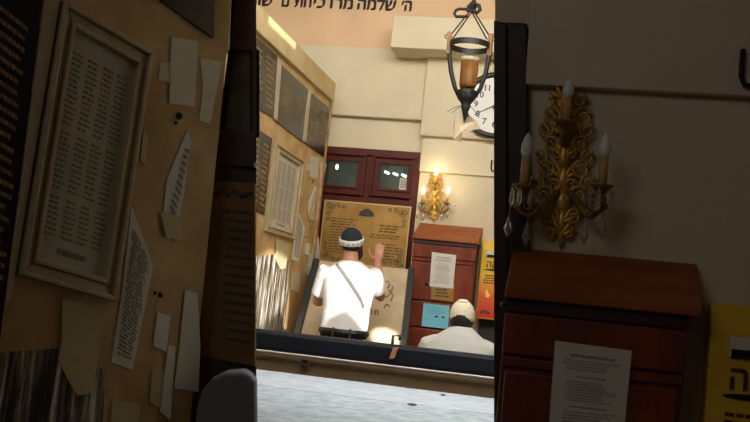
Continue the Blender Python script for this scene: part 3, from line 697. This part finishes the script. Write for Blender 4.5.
# ------------------------------------------------------------------ gilt wall sconces
def sconce(P, mp, near):
    k = .00875
    o0 = P.hit(*mp(434.6, 200))
    def w_(x, y, off=.04): return P.hit(*mp(x, y), off)
    nv = P.n
    t = thing('wall_sconce', 'gilt three light wall sconce with unlit bulbs in the dim right foreground' if near else 'gilt three light wall sconce with glowing bulbs above the mahogany cabinet', 'lamp', o0)
    mb = MB()
    # spine and leaves
    for i, (x, y, rx, rz) in enumerate([(434, 215, 2.6, 5), (433.8, 219, 1.6, 3.5), (434.3, 208, 4.4, 4), (434.6, 201, 3.6, 4.5), (434.8, 194, 3.2, 4.5), (435, 187, 2.4, 4.5), (435.2, 181, 3, 4), (434.6, 176, 1.6, 4.5)]):
        mb.ell(w_(x, y, .012), (rx*k*.6, .014, rz*k), nu=12, nv=8)
        for sd_ in (-1, 1):
            for ang, ln in ((.5, 3.6), (1.0, 3.0)): mb.ell(w_(x, y, .016) + Vector((sd_*sin(ang)*2.4*k, 0, cos(ang)*2.4*k)), (.8*k, .009, ln*k), Matrix.Rotation(sd_*ang, 3, 'Y'), 10, 8)
    for side in (-1, 1):
        for (dx, y, r, a0, tn) in [(5, 181.5, 3.2, .3, 1.5), (4, 176.5, 2.2, 1.2, 1.2), (6.5, 185.5, 2.4, -.6, 1.5), (4.6, 190, 2.6, .8, 1.4), (7.4, 194, 2.2, 0, 1.3), (5.6, 198, 3, .5, 1.5), (8.4, 202.5, 2.8, -.3, 1.5), (5.5, 206, 3, .9, 1.4), (7.6, 209.5, 2.4, -.8, 1.4), (4.2, 213, 2.5, .2, 1.4), (3.2, 218, 1.6, .2, 1.2), (2.6, 203, 2, .5, 1.2), (2.4, 193, 1.8, .5, 1.2), (2.6, 185, 1.8, .5, 1.2)]:
            c = w_(434.6 + side*dx - (y-198)*.07, y, .02)
            scroll(mb, c, r*k, pi/2 - side*a0, side*tn, UX, UZ, .55*k)
            mb.ell(c + Vector((side*r*.5*k, 0, r*.6*k)), (.7*k, .01, 1.1*k), nu=8, nv=6)
    obj('backplate', mb, GILT, t, smooth=True)
    arms = [((435.3, 183), (435, 171.5), .07), ((422, 203.5), (422.6, 189.5), .11), ((446.8, 203.5), (447.6, 189.5), .11)]
    for i, ((x, y), (bx, by), of) in enumerate(arms):
        cup = w_(x, y, of); top = w_(bx, by, of)
        top.x = cup.x
        zb2 = cup.z; zt2 = top.z
        mb = MB()
        if i == 0: mb.tube([w_(434.8, 190, .02), w_(434.9, 188, .06), cup], [.008, .008, .006], 8)
        else:
            s_ = -1 if i == 1 else 1
            mid = w_(434.5 + s_*4, 207, .04); lo = w_(434.5 + s_*9, 213, .08)
            mb.tube([w_(434.5 + s_*1.5, 205, .02), mid, (mid+lo)/2 + Vector((0, -.01, -.012)), lo, cup + Vector((s_*.012, 0, -.05)), cup], [.008, .009, .009, .008, .007, .006], 8)
            scroll(mb, cup + Vector((-s_*.012, 0, -.045)), .03, 0, 1.4*s_, UX, UZ, .005)
        obj('arm', mb, GILTD, t, smooth=True)
        obj('drip_cup', MB().lathe(cup, [(.004, -.02), (.012, -.014), (.022, -.004), (.030, .004), (.028, .006), (.012, .0), (.001, .0)], 14), GILTD, t, smooth=True)
        obj('candle_sleeve', MB().tube([cup, cup + Vector((0, 0, (zt2-zb2)*.68))], .0115, 12), CANDLE, t, smooth=True)
        hb = (zt2-zb2)
        obj('bulb', MB().lathe(cup + Vector((0, 0, hb*.66)), [(.001, -.002), (.010, 0), (.0155, hb*.16), (.015, hb*.3), (.009, hb*.46), (.003, hb*.56), (.0005, hb*.58)], 14), BULBOFF if near else BULBON, t, smooth=True)
        if not near:
            L = light('sconce_glow', 'POINT', top + Vector((0, -.06, .03)), (0, 0, 0), .5, (1, .82, .55), shadow_soft_size=.03)
        if i:
            for a in range(6):
                q_ = 2*pi*a/6 + .3; b = cup + Vector((.028*cos(q_), .028*sin(q_), -.004))
                obj('crystal_bead', MB().tube([b, b + Vector((0, 0, -.012)), b + Vector((0, 0, -.034)), b + Vector((0, 0, -.05))], [.001, .005, .007, .001], 6), CRYSTAL, t)
    for (x, y, sc_) in ((417.2, 215.5, 1), (423, 218, 1.1), (441.3, 217.5, 1.1), (447, 215, 1), (453.8, 206, .7)):
        c = w_(x, y, .09); L = .05*sc_; topz = Vector((0, 0, .06))
        mb = MB()
        if x < 450:
            mb.tube([c + Vector((0, 0, L*.7)), c + topz + Vector((0, 0, L))], .0018, 5)
            mb.tube([c + Vector((0, 0, L*.7)), c + Vector((0, 0, L*.2)), c + Vector((0, 0, -L*.2)), c + Vector((0, 0, -L*.6))], [.001, .006, .012, .002], 6)
        else: mb.tube([c + Vector((-.06, 0, 0)), c + Vector((-.02, 0, 0)), c, c + Vector((.018, 0, .004))], [.0018, .002, .008, .002], 6)
        obj('crystal_drop', mb, CRYSTAL, t)
sconce(PW, same, False)
sconce(near_back, mag, True)

# ------------------------------------------------------------------ wall clock
P = Plane((0, YB-.14, 0), (0, -1, 0))
c = P.hit(496, 106); Rk = .292; RX = Matrix.Rotation(pi/2, 3, 'X')
t = thing('wall_clock', 'round black rimmed wall clock partly hidden at the right behind the lantern', 'clock', c)
obj('rim', MB().torus(c + Vector((0, -.03, 0)), Rk-.024, .026, RX, 48, 10), BLACKP, t, smooth=True)
obj('clock_face', MB().lathe(c + Vector((0, -.022, 0)), [(.0005, .012), (Rk-.02, .012), (Rk-.02, -.02)], 48, RX), WHITE, t)
for n in range(1, 13):
    a = radians(90-30*n); pc = c + Vector((cos(a)*.168, -.036, sin(a)*.168-.024))
    obj('numeral', text_mesh(str(n), .072, pc, UX, UZ, NB, .001, bold=.002, align='CENTER'), BLACKP, t)
hc = c + Vector((0, -.04, 0))
for ang, L, wd in ((209, .2, .007), (60, .12, .010)):
    d = Vector((cos(radians(ang)), 0, sin(radians(ang)))); s_ = Vector((-d.z, 0, d.x))
    obj('clock_hand', MB().prism([hc - d*.04 + s_*wd, hc - d*.04 - s_*wd, hc + d*L - s_*wd*.4, hc + d*L + s_*wd*.4], (0, -.003, 0)), BLACKP, t)

# iron hooks on the walls
def hook(P, mp, near):
    c = P.hit(*mp(493.4, 166), .012)
    mb = MB(); r = .028
    mb.tube([c + Vector((-.018, 0, .05)), c + Vector((-.018, 0, -.02)), c + Vector((-.008, 0, -.042)), c + Vector((.012, 0, -.045)), c + Vector((.026, 0, -.03)), c + Vector((.026, 0, .03)), c + Vector((.01, 0, .045))], .007, 8)
    o = obj('iron_hook', mb, IRON, smooth=True); tag(o, 'black iron hook at the right edge of the dim near wall' if near else 'small black iron hook on the cream wall under the clock', 'hook')
hook(Plane((0, YN-.03, 0), (0, -1, 0)), mag, True)
hook(Plane((0, YB-.075, 0), (0, -1, 0)), same, False)

# ------------------------------------------------------------------ hanging lantern
YL = 6.3
def l_(x, y): return yhit(x, y, YL)
c = l_(470, 45); px_ = (l_(490, 45)-l_(450, 45)).length/40
t = thing('hanging_lantern', 'rusty black iron lantern with amber glass cup hanging on black cords', 'lamp', c)
Rr = 19.5*px_
topc = l_(470.3, 39.5); botc = l_(470, 50)
obj('ring', MB().lathe(l_(470.2, 46), [(Rr, -.02), (Rr+.008, -.02), (Rr+.008, .02), (Rr, .02), (Rr, -.02)], 36), IRON, t)
tip = l_(462.5, 122); cone = l_(467, 92); cupc = l_(468.5, 74)
for k in range(2):
    a = radians((-172, -8)[k]); d = Vector((cos(a), sin(a), 0)); d2 = d*Rr
    base = topc
    zc = [topc.z+.03, topc.z, botc.z-.05, l_(455, 72).z, l_(459, 88).z, l_(463, 100).z]
    rr = [1.05, 1.02, 1.02, .9, .66, .3]; cx = [topc, topc, botc, l_(469.2, 66), l_(468, 86), l_(466, 100)]
    pts = [Vector((q_.x, q_.y, z)) + d2*r for z, r, q_ in zip(zc, rr, cx)]
    obj('strap', MB().tube(pts, [.012, .014, .016, .016, .015, .012], 8), IRON, t, smooth=True)
    mb = MB().box(Vector((topc.x, topc.y, (topc.z+botc.z)/2)) + d2*1.06, (.03, .03, .15), Matrix.Rotation(a, 3, 'Z')); scroll(mb, Vector((topc.x, topc.y, topc.z+.01)) + d2*1.2, .025, pi/2, 1.2, d, UZ, .006)
    obj('rusty_bracket', mb, RUST, t, label='rust brown bracket')
g = obj('glass_cup', MB().lathe(l_(467.5, 88), [(.001, 0), (.052, .0), (.058, .02), (.062, .18), (.057, .18), (.053, .02), (.001, .01)], 20), AMBER, t, smooth=True, label='amber glass oil cup')
zz = l_(468.5, 60).z - l_(467.5, 88).z
obj('glass_rim', MB().lathe(l_(467.5, 88) + Vector((0, 0, .18)), [(.057, 0), (.062, 0), (.072, .026), (.067, .026), (.057, 0)], 20), RIMGLASS, t, smooth=True)
mb = MB(); b0 = l_(467.3, 90)
mb.lathe(b0, [(.055, .0), (.07, -.012), (.06, -.03), (.068, -.05), (.05, -.075), (.03, -.1), (.034, -.115), (.02, -.15), (.012, -.185), (.004, -.22), (.0005, -.225)], 16)
for a in range(8):
    q_ = 2*pi*a/8; d = Vector((cos(q_), sin(q_), 0)); scroll(mb, b0 + d*.055 + Vector((0, 0, -.03)), .028, pi/2, 1.2, d, UZ, .005)
obj('finial_basket', mb, IRON, t, smooth=True)
mb = MB()
for a, b in (((452, 113), (468, 102)), ((447, 112), (464, 105)), ((479, 118), (468, 104))): mb.tube([l_(*b), (l_(*a)+l_(*b))/2 + Vector((0, 0, .01)), l_(*a)], .0025, 5)
obj('wire', mb, STEEL, t)
knot = l_(472, 10)
for k in range(2):
    a = radians((-172, -8)[k]); e = topc + Vector((cos(a), sin(a), 0))*Rr
    mb = MB()
    for s_ in (-.008, .008): mb.tube([knot + Vector((s_, 0, 0)), (knot+e)/2 + Vector((s_*1.5, 0, 0)), e + Vector((s_*2, 0, 0))], .005, 6)
    obj('cord', mb, CORD, t)
mb = MB()
for i in range(5): mb.torus(knot + Vector((.006*i-.012, 0, .012*i)), .026, .009, Matrix.Rotation(.5*i+.6, 3, 'X') @ Matrix.Rotation(.5*i, 3, 'Y'), 18, 6)
mb.tube([knot, knot + Vector((.01, 0, .1)), Vector((knot.x, knot.y, TOP))], .006, 6)
obj('cord_knot', mb, CORD, t)
mb = MB(); kc = l_(461, 12)
mb.tube([kc + Vector((.075, 0, .02)), kc + Vector((-.01, 0, .022)), kc + Vector((-.035, 0, .012)), kc + Vector((-.045, 0, -.012)), kc + Vector((-.03, 0, -.034)), kc + Vector((.05, 0, -.03))], .011, 8)
mb.tube([kc + Vector((.07, 0, .01)), kc + Vector((.11, 0, .0)), kc + Vector((.13, 0, .02)), kc + Vector((.12, 0, .05)), kc + Vector((.08, 0, .06))], .014, 8)
obj('shackle', mb, IRON, t, smooth=True)
# cloudy plastic rag
q = [l_(x, y) for x, y in [(456, 111), (463, 122), (470, 116), (476, 120), (480, 128), (472, 131), (462, 131), (460, 142), (454, 140), (453, 128)]]
o = obj('plastic_rag', MB().prism([p + Vector((0, .03*sin(i*2.1), 0)) for i, p in enumerate(q)], (0, .004, 0)), mat('cloudy_plastic', (222, 206, 178), .4, trans=.5)); tag(o, 'cloudy whitish plastic rag dangling from the foot of the lantern', 'rag')

# ------------------------------------------------------------------ bench between the counter and the men
YBN = 4.9
zt = (yhit(257, 331, YBN).z + yhit(493, 354, YBN).z)/2; zp = (yhit(257, 352.5, YBN).z + yhit(493, 375.8, YBN).z)/2
t = thing('bench', 'long bench with black padded back over a brown panel, behind the counter', 'bench', (-.8, 5.1, 0))
obj('back_cushion', MB().span((-2.9, YBN, zp+.004), (1.4, YBN+.1, zt)), NAVY, t, bevel=.02)
obj('piping', MB().tube([(-2.9, YBN-.004, zp), (1.4, YBN-.004, zp)], .006, 8), PIPING, t, smooth=True)
obj('back_panel', MB().span((-2.9, YBN+.01, .08), (1.4, YBN+.05, zp-.003)), BROWNP, t)
obj('seat', MB().span((-2.9, YBN+.1, .40), (1.4, YBN+.52, .46)), NAVY, t, bevel=.015)
for x in (-2.8, -.8, 1.3):
    for y in (YBN+.07, YBN+.46): obj('leg', MB().span((x-.025, y-.025, 0), (x+.025, y+.025, .40)), BROWNP, t)
c = yhit(305, 362, YBN); mb = MB()
A = [c + Vector((dx, .012, dz)) for dx, dz in ((-.022, .015), (.022, .015), (.022, -.013), (-.022, -.013))]; B = [c + Vector((dx, .012, dz)) for dx, dz in ((-.016, .010), (.016, .010), (.016, -.008), (-.016, -.008))]
ring(mb, A, B, (0, -.02, 0)); obj('metal_socket', mb, STEEL, t)
obj('socket_recess', MB().prism(B, (0, -.004, 0)), BLACKP, t)
a = yhit(395.5, 348, YBN-.012); b = yhit(391.5, 358.5, YBN-.012)
obj('wooden_latch', MB().prism([a + Vector((-.014, 0, 0)), a + Vector((.014, 0, .004)), b + Vector((.014, 0, 0)), b + Vector((-.012, 0, -.003))], (0, .012, 0)), LWOOD, t, label='light wooden latch', bevel=.002)
a = yhit(396, 336, YBN+.06); mb = MB().tube([a + Vector((-.015, 0, -.07)), a + Vector((-.015, 0, 0)), a + Vector((.02, 0, .005)), a + Vector((.022, 0, -.02))], .009, 8)
obj('hook', mb, BLACKP, t, smooth=True)

# ------------------------------------------------------------------ counter in front
ZC = .8
t = thing('counter', 'long worn grey counter top filling the bottom of the opening', 'counter', (-.6, 3.6, 0))
x0, x1 = -2.6, 1.5
ye = (zhit(257, 387.5, ZC).y + zhit(493, 412, ZC).y)/2; yk = (zhit(257, 373, ZC).y + zhit(493, 395.5, ZC).y)/2
obj('counter_top', MB().span((x0, 2.72, ZC-.04), (x1, ye, ZC)), STONE, t, bevel=.004)
obj('back_edge', MB().span((x0, ye+.003, ZC-.04), (x1, yk, ZC+.002)), STONEL, t, bevel=.004, label='paler strip along the back of the counter')
obj('front_panel', MB().span((x0+.1, 2.8, 0), (x1-.1, 2.84, ZC-.04)), BROWNP, t); obj('rear_panel', MB().span((x0+.1, yk-.1, 0), (x1-.1, yk-.06, ZC-.04)), BROWNP, t)
for k, (x, y, r) in enumerate([(408.5, 388.5, .02), (412, 405.5, .022), (443, 396, .012), (325, 378, .01)]):
    c = zhit(x, y, ZC); o = obj('leaf_crumb', MB().ell(c + Vector((0, 0, .005)), (r, r*.7, .004), nu=10, nv=6), mat('dark_crumb', (60, 44, 36), .8))
    tag(o, ['dark crumb on the pale counter edge below the wooden latch', 'dark crumb on the grey counter nearest the bottom', 'small dark crumb on the pale edge, rightmost of the crumbs', 'tiny dark crumb at the left on the pale counter edge'][k], 'crumb', 'crumbs on the counter')

# ------------------------------------------------------------------ people
def hand(mb, wr, dirv, palm_n, size=1.0, curl=.5, thumb_side=1):
    d = dirv.normalized(); n = (palm_n - d*palm_n.dot(d)).normalized(); s = d.cross(n)
    rot = Matrix((s, d, n)).transposed()
    mb.ell(wr + d*.045*size, (.04*size, .052*size, .017*size), rot, 14, 8)
    for k, (o, L) in enumerate(((-.03, .062), (-.010, .074), (.011, .07), (.031, .055))):
        b = wr + d*.082*size + s*o*size*thumb_side; L *= size; p = [wr + d*.05*size + s*o*.8*size*thumb_side, b]
        ang = 0; cur = b
        for j, f in enumerate((.45, .32, .23)):
            ang += curl*(.5 if j == 0 else .8); cur = cur + (d*cos(ang) + n*sin(ang))*L*f; p.append(cur)
        mb.tube(p, [.009*size, .009*size, .0085*size, .008*size, .006*size], 8)
    b = wr + d*.02*size - s*.03*size*thumb_side
    mb.tube([b, b + (d*.5 - s*.8*thumb_side)*.035*size, b + (d*.85 - s*.9*thumb_side + n*.2)*.055*size, b + (d*1.25 - s*.8*thumb_side + n*.4)*.068*size], [.013*size, .011*size, .0095*size, .007*size], 8)

def head(mb, c, tn):          # c head centre, tn turn about z; face towards +y
    Rz = Matrix.Rotation(tn, 3, 'Z'); f = lambda x, y, z: c + Rz @ Vector((x, y, z))
    mb.ell(c, (.074, .094, .112), Rz, 20, 14); mb.ell(f(0, .03, -.055), (.056, .066, .062), Rz, 16, 10)
    mb.tube([f(0, .088, .015), f(0, .102, -.008), f(0, .112, -.026), f(0, .09, -.036)], [.008, .011, .014, .008], 8)
    for s in (-1, 1):
        mb.ell(f(.078*s, -.002, -.012), (.010, .02, .032), Rz @ Matrix.Rotation(.25*s, 3, 'Z'), 10, 8); mb.ell(f(.03*s, .078, .016), (.02, .02, .009), Rz, 10, 6)
    return f
def face_parts(f, Rz, par):
    mb = MB()
    for s in (-1, 1): mb.ell(f(.03*s, .088, .004), (.011, .009, .008), Rz, 10, 8)
    obj('eyes', mb, WHITE, par, smooth=True); mb = MB()
    for s in (-1, 1): mb.ell(f(.03*s, .096, .004), (.005, .003, .005), Rz, 8, 6)
    obj('irises', mb, HAIR, par); obj('mouth', MB().ell(f(0, .092, -.058), (.024, .008, .006), Rz, 12, 6), mat('lips', (160, 96, 84), .5), par)

# --- standing man
YM = 6.85
B0 = Vector((yhit(345, 320, YM).x, YM, 0)); L = lambda x, y, z: B0 + Vector((x, y, z))
V = Vector
hc = yhit(351.5, 241, YM); hc.y = YM + .03
mb = MB()
mb.loft([(L(0, 0, .86), .15, .1), (L(0, 0, .98), .152, .1), (L(0, 0, 1.08), .15, .105), (L(0, 0, 1.24), .175, .115), (L(0, 0, 1.36), .18, .11), (L(0, .005, 1.43), .14, .08), (L(0, .01, 1.475), .065, .06)])
mb.tube([L(0, .0, 1.40), V((hc.x*.6 + B0.x*.4, YM+.01, 1.50)), hc + V((0, -.015, -.05))], [.07, .058, .056], 14)
f1 = head(mb, hc, -.35)
for s in (-1, 1): mb.tube([L(.09*s, 0, .92), L(.1*s, .01, .5), L(.1*s, -.01, .09)], [.088, .06, .042], 12); mb.tube([L(.1*s, -.05, .045), L(.1*s, .02, .05), L(.11*s, .16, .03)], [.035, .045, .03], 10)
shL, shR = L(-.175, 0, 1.385), L(.175, 0, 1.395)
elL = yhit(317.5, 302, YM+.08); elR = yhit(380.5, 297, YM+.12)
wrL = yhit(320, 300, YM+.33); wrR = yhit(377.5, 262, YM+.27)
for a, b, c_ in ((shL, elL, wrL), (shR, elR, wrR)): mb.tube([a, (a+b)/2, b, (b*.6+c_*.4), c_], [.054, .047, .04, .04, .027], 12)
hand(mb, wrR, V((.02, .1, 1)), V((0, 1, 0)), 1.0, .12, -1); hand(mb, wrL, V((.25, 1, .05)), V((.2, 0, -1)), 1.0, .5, 1)
man = obj('person', mb, SKIN, remesh=.007); tag(man, 'standing man in white shirt and skullcap, back turned, one hand raised', 'person')
face_parts(f1, Matrix.Rotation(-.35, 3, 'Z'), man)
mb = MB()
mb.loft([(L(-.005, 0, .945), .178, .135), (L(0, 0, 1.02), .178, .132), (L(0, 0, 1.12), .178, .13), (L(0, 0, 1.25), .194, .133), (L(0, 0, 1.345), .198, .128), (L(0, 0, 1.40), .178, .108), (L(0, 0, 1.445), .125, .085), (L(.005, .0, 1.478), .075, .07)])
for a, b in ((shL, elL), (shR, elR)): mb.tube([a + (b-a)*-.12, a + (b-a)*.1, a + (b-a)*.4, a + (b-a)*.78], [.06, .07, .07, .068], 16)
shirt = obj('shirt', mb, SHIRT, man, remesh=.008)
mb = MB(); mb.loft([(L(0, 0, .82), .176, .13), (L(0, 0, .95), .174, .128), (L(0, 0, 1.0), .168, .12)])
for s in (-1, 1): mb.tube([L(.09*s, 0, .86), L(.1*s, .01, .5), L(.1*s, -.01, .07)], [.098, .078, .062], 14)
obj('trousers', mb, PANTS, man, remesh=.01)
mb = MB(); mb.torus(L(0, 0, .955), .176, .016, None, 40, 6, 1.6)
for i in range(len(mb.v)): mb.v[i].y = YM + (mb.v[i].y-YM)*.76
obj('belt', mb, BLACKP, man)
mb = MB()
for x, y in ((333, 332), (350, 334)): p_ = yhit(x, y, YM-.138); mb.box(p_, (.012, .02, .07))
obj('belt_loop', mb, STEEL, man)
mb = MB()
for s in (-1, 1): mb.tube([L(.1*s, -.07, .04), L(.1*s, .02, .05), L(.115*s, .19, .035)], [.042, .052, .036], 12)
obj('shoes', mb, BLACKP, man, remesh=.008)
st = [yhit(x, y, YM - o) for x, y, o in ((334, 260, .085), (337, 264, .122), (345, 275, .137), (355, 290, .138), (363, 301, .136), (368, 309, .12))]
mb = MB(); dense = []
for i in range(len(st)-1):
    for k in range(6): dense.append(st[i].lerp(st[i+1], k/6))
dense.append(st[-1])
for i, p_ in enumerate(dense):
    d = (dense[min(i+1, len(dense)-1)] - dense[max(i-1, 0)]).normalized(); w = d.cross(V((0, -1, 0))).normalized()*.013
    for k in range(4): mb.v.append(p_ - w + w*2*k/3)
for i in range(len(dense)-1):
    for k in range(3): mb.f.append((i*4+k, i*4+k+1, i*4+k+5, i*4+k+4))
so = obj('bag_strap', mb, STRAPM, man)
sw = so.modifiers.new('wrap', 'SHRINKWRAP'); sw.target = shirt; sw.wrap_mode = 'ABOVE_SURFACE'; sw.offset = .003
sd = so.modifiers.new('thick', 'SOLIDIFY'); sd.thickness = .004; sd.offset = 0
Rz = Matrix.Rotation(-.35, 3, 'Z')
mb = MB(); mb.ell(hc + V((0, -.008, .0)), (.079, .094, .085), Rz, 20, 12); mb.ell(hc + V((0, -.03, -.05)), (.066, .06, .04), Rz, 16, 10)
obj('hair', mb, HAIR, man, smooth=True)
mb = MB(); mb.ell(f1(0, .06, -.085), (.06, .05, .06), Rz, 16, 10); mb.ell(f1(.06, .02, -.06), (.018, .03, .05), Rz, 12, 8); mb.ell(f1(-.06, .02, -.06), (.018, .03, .05), Rz, 12, 8)
obj('beard', mb, HAIR, man, smooth=True)
kc = hc + V((0, -.026, -.002)); tilt = Matrix.Rotation(.42, 3, 'X') 
cap = obj('skullcap', MB().ell(kc, (.086, .098, .108), tilt, 28, 8, -8, 90), NAVYCAP, man, smooth=True)
mb = MB(); pr = [(.0895, -.014), (.093, -.01), (.0935, .012), (.090, .028), (.086, .03), (.084, 0), (.0895, -.014)]
mb.lathe(kc, pr, 32, tilt)
for i in range(len(mb.v)): mb.v[i].y = kc.y + (mb.v[i].y-kc.y)*1.1
band = obj('knit_band', mb, WHITEKNIT, cap, smooth=True)
mb = MB()
for k in range(16):
    a = 2*pi*k/16
    p_ = kc + tilt @ V((.0945*cos(a), .104*sin(a), .008 + .004*(k % 2))); mb.ell(p_, (.007, .007, .006), None, 8, 6)
obj('band_pattern', mb, mat('grey_knit', (120, 122, 128), .9), band)
# bracelet
mb = MB(); d_ = (wrL-elL).normalized(); mb.torus(elL + d_*.17, .036, .006, V((0, 0, 1)).rotation_difference(d_).to_matrix(), 20, 6); obj('bracelet', mb, BLACKP, man)

# --- seated man
YS = 6.1
S0 = V((yhit(461, 330, YS).x, YS, 0)); L = lambda x, y, z: S0 + V((x, y, z))
hc = yhit(461.5, 317.5, YS); hc.y = YS + .05
zs = yhit(461, 328, YS).z
mb = MB()
mb.loft([(L(0, 0, .46), .17, .13), (L(0, -.01, .58), .165, .125), (L(0, -.02, .76), .17, .115), (L(0, -.01, zs-.11), .19, .11), (L(0, .0, zs-.045), .13, .08), (L(0, .02, zs), .06, .06)])
mb.tube([L(0, .01, zs-.06), L(0, .025, zs), hc + V((0, -.01, -.04))], [.065, .058, .056], 14)
f2 = head(mb, hc, 0)
for s in (-1, 1):
    mb.tube([L(.09*s, .02, .54), L(.12*s, .25, .56), L(.13*s, .45, .53), L(.13*s, .44, .3), L(.13*s, .42, .08)], [.085, .075, .06, .055, .042], 12)
    mb.tube([L(.13*s, .38, .045), L(.13*s, .46, .05), L(.14*s, .6, .03)], [.035, .045, .028], 10)
    sh, el, wr = L(.185*s, 0, zs-.13), L(.285*s, .05, zs-.36), L(.12*s, .3, .68)
    mb.tube([sh, (sh+el)/2, el, (el+wr)/2, wr], [.044, .042, .038, .036, .026], 12)
    hand(mb, wr, V((-.4*s, 1, -.1)), V((0, .1, -1)), 1.0, .4, s)
sit = obj('person', mb, SKIND, remesh=.007); tag(sit, 'man seated beyond the bench, back turned, in white shirt and cream knitted cap', 'person')
face_parts(f2, Matrix.Identity(3), sit)
mb = MB()
mb.loft([(L(0, 0, .47), .19, .15), (L(0, -.01, .6), .188, .145), (L(0, -.015, .76), .21, .138), (L(0, -.01, zs-.16), .222, .133), (L(0, 0, zs-.095), .2, .118), (L(0, .0, zs-.04), .13, .092), (L(0, .015, zs-.005), .08, .075), (L(0, .02, zs+.012), .068, .066)])
for s in (-1, 1):
    sh, el, wr = L(.195*s, 0, zs-.122), L(.285*s, .05, zs-.36), L(.12*s, .3, .68)
    mb.tube([sh + V((-.05*s, 0, .015)), sh, (sh+el)/2, el, (el+wr)/2, el*.15+wr*.85], [.056, .062, .06, .056, .048, .04], 16)
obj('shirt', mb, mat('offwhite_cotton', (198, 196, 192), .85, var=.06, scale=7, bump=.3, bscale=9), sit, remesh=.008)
mb = MB(); mb.loft([(L(0, 0, .465), .18, .15), (L(0, 0, .56), .185, .15), (L(0, 0, .6), .17, .13)])
for s in (-1, 1): mb.tube([L(.09*s, .02, .555), L(.12*s, .25, .565), L(.13*s, .46, .53), L(.13*s, .45, .3), L(.13*s, .43, .07)], [.09, .085, .07, .066, .058], 14)
obj('trousers', mb, PANTS, sit, remesh=.01)
mb = MB()
for s in (-1, 1): mb.tube([L(.13*s, .36, .045), L(.13*s, .46, .05), L(.14*s, .62, .033)], [.042, .052, .034], 12)
obj('shoes', mb, BLACKP, sit, remesh=.008)
mb = MB(); mb.ell(hc + V((0, -.014, -.01)), (.077, .092, .1), None, 20, 12); mb.ell(hc + V((0, -.045, -.065)), (.07, .05, .06), None, 16, 10)
obj('hair', mb, HAIR, sit, smooth=True)
mb = MB(); mb.ell(f2(0, .06, -.085), (.055, .045, .055), None, 16, 10); obj('beard', mb, HAIR, sit, smooth=True)
kc = hc + V((0, -.022, .016)); tilt = Matrix.Rotation(.2, 3, 'X')
cap = obj('knitted_cap', MB().lathe(kc, [(.074, -.03), (.080, -.028), (.081, -.005), (.077, .03), (.064, .06), (.05, .078), (.038, .088), (.018, .092), (.0005, .093)], 28, tilt), CREAMCAP, sit, smooth=True)
obj('tuft', MB().ell(kc + tilt @ V((0, -.004, .09)), (.036, .036, .014), tilt, 14, 8), CREAMCAP, cap, smooth=True)

t = thing('wooden_stool', 'plain dark wooden stool under the man in the cream cap', 'stool', (S0.x, YS+.06, 0))
obj('seat', MB().span((S0.x-.19, YS-.13, .425), (S0.x+.19, YS+.24, .455)), REDDARK, t, bevel=.006)
for sx in (-1, 1):
    for y in (YS-.09, YS+.2): obj('leg', MB().tube([(S0.x+sx*.15, y, 0), (S0.x+sx*.15, y, .425)], .018, 10), REDDARK, t)
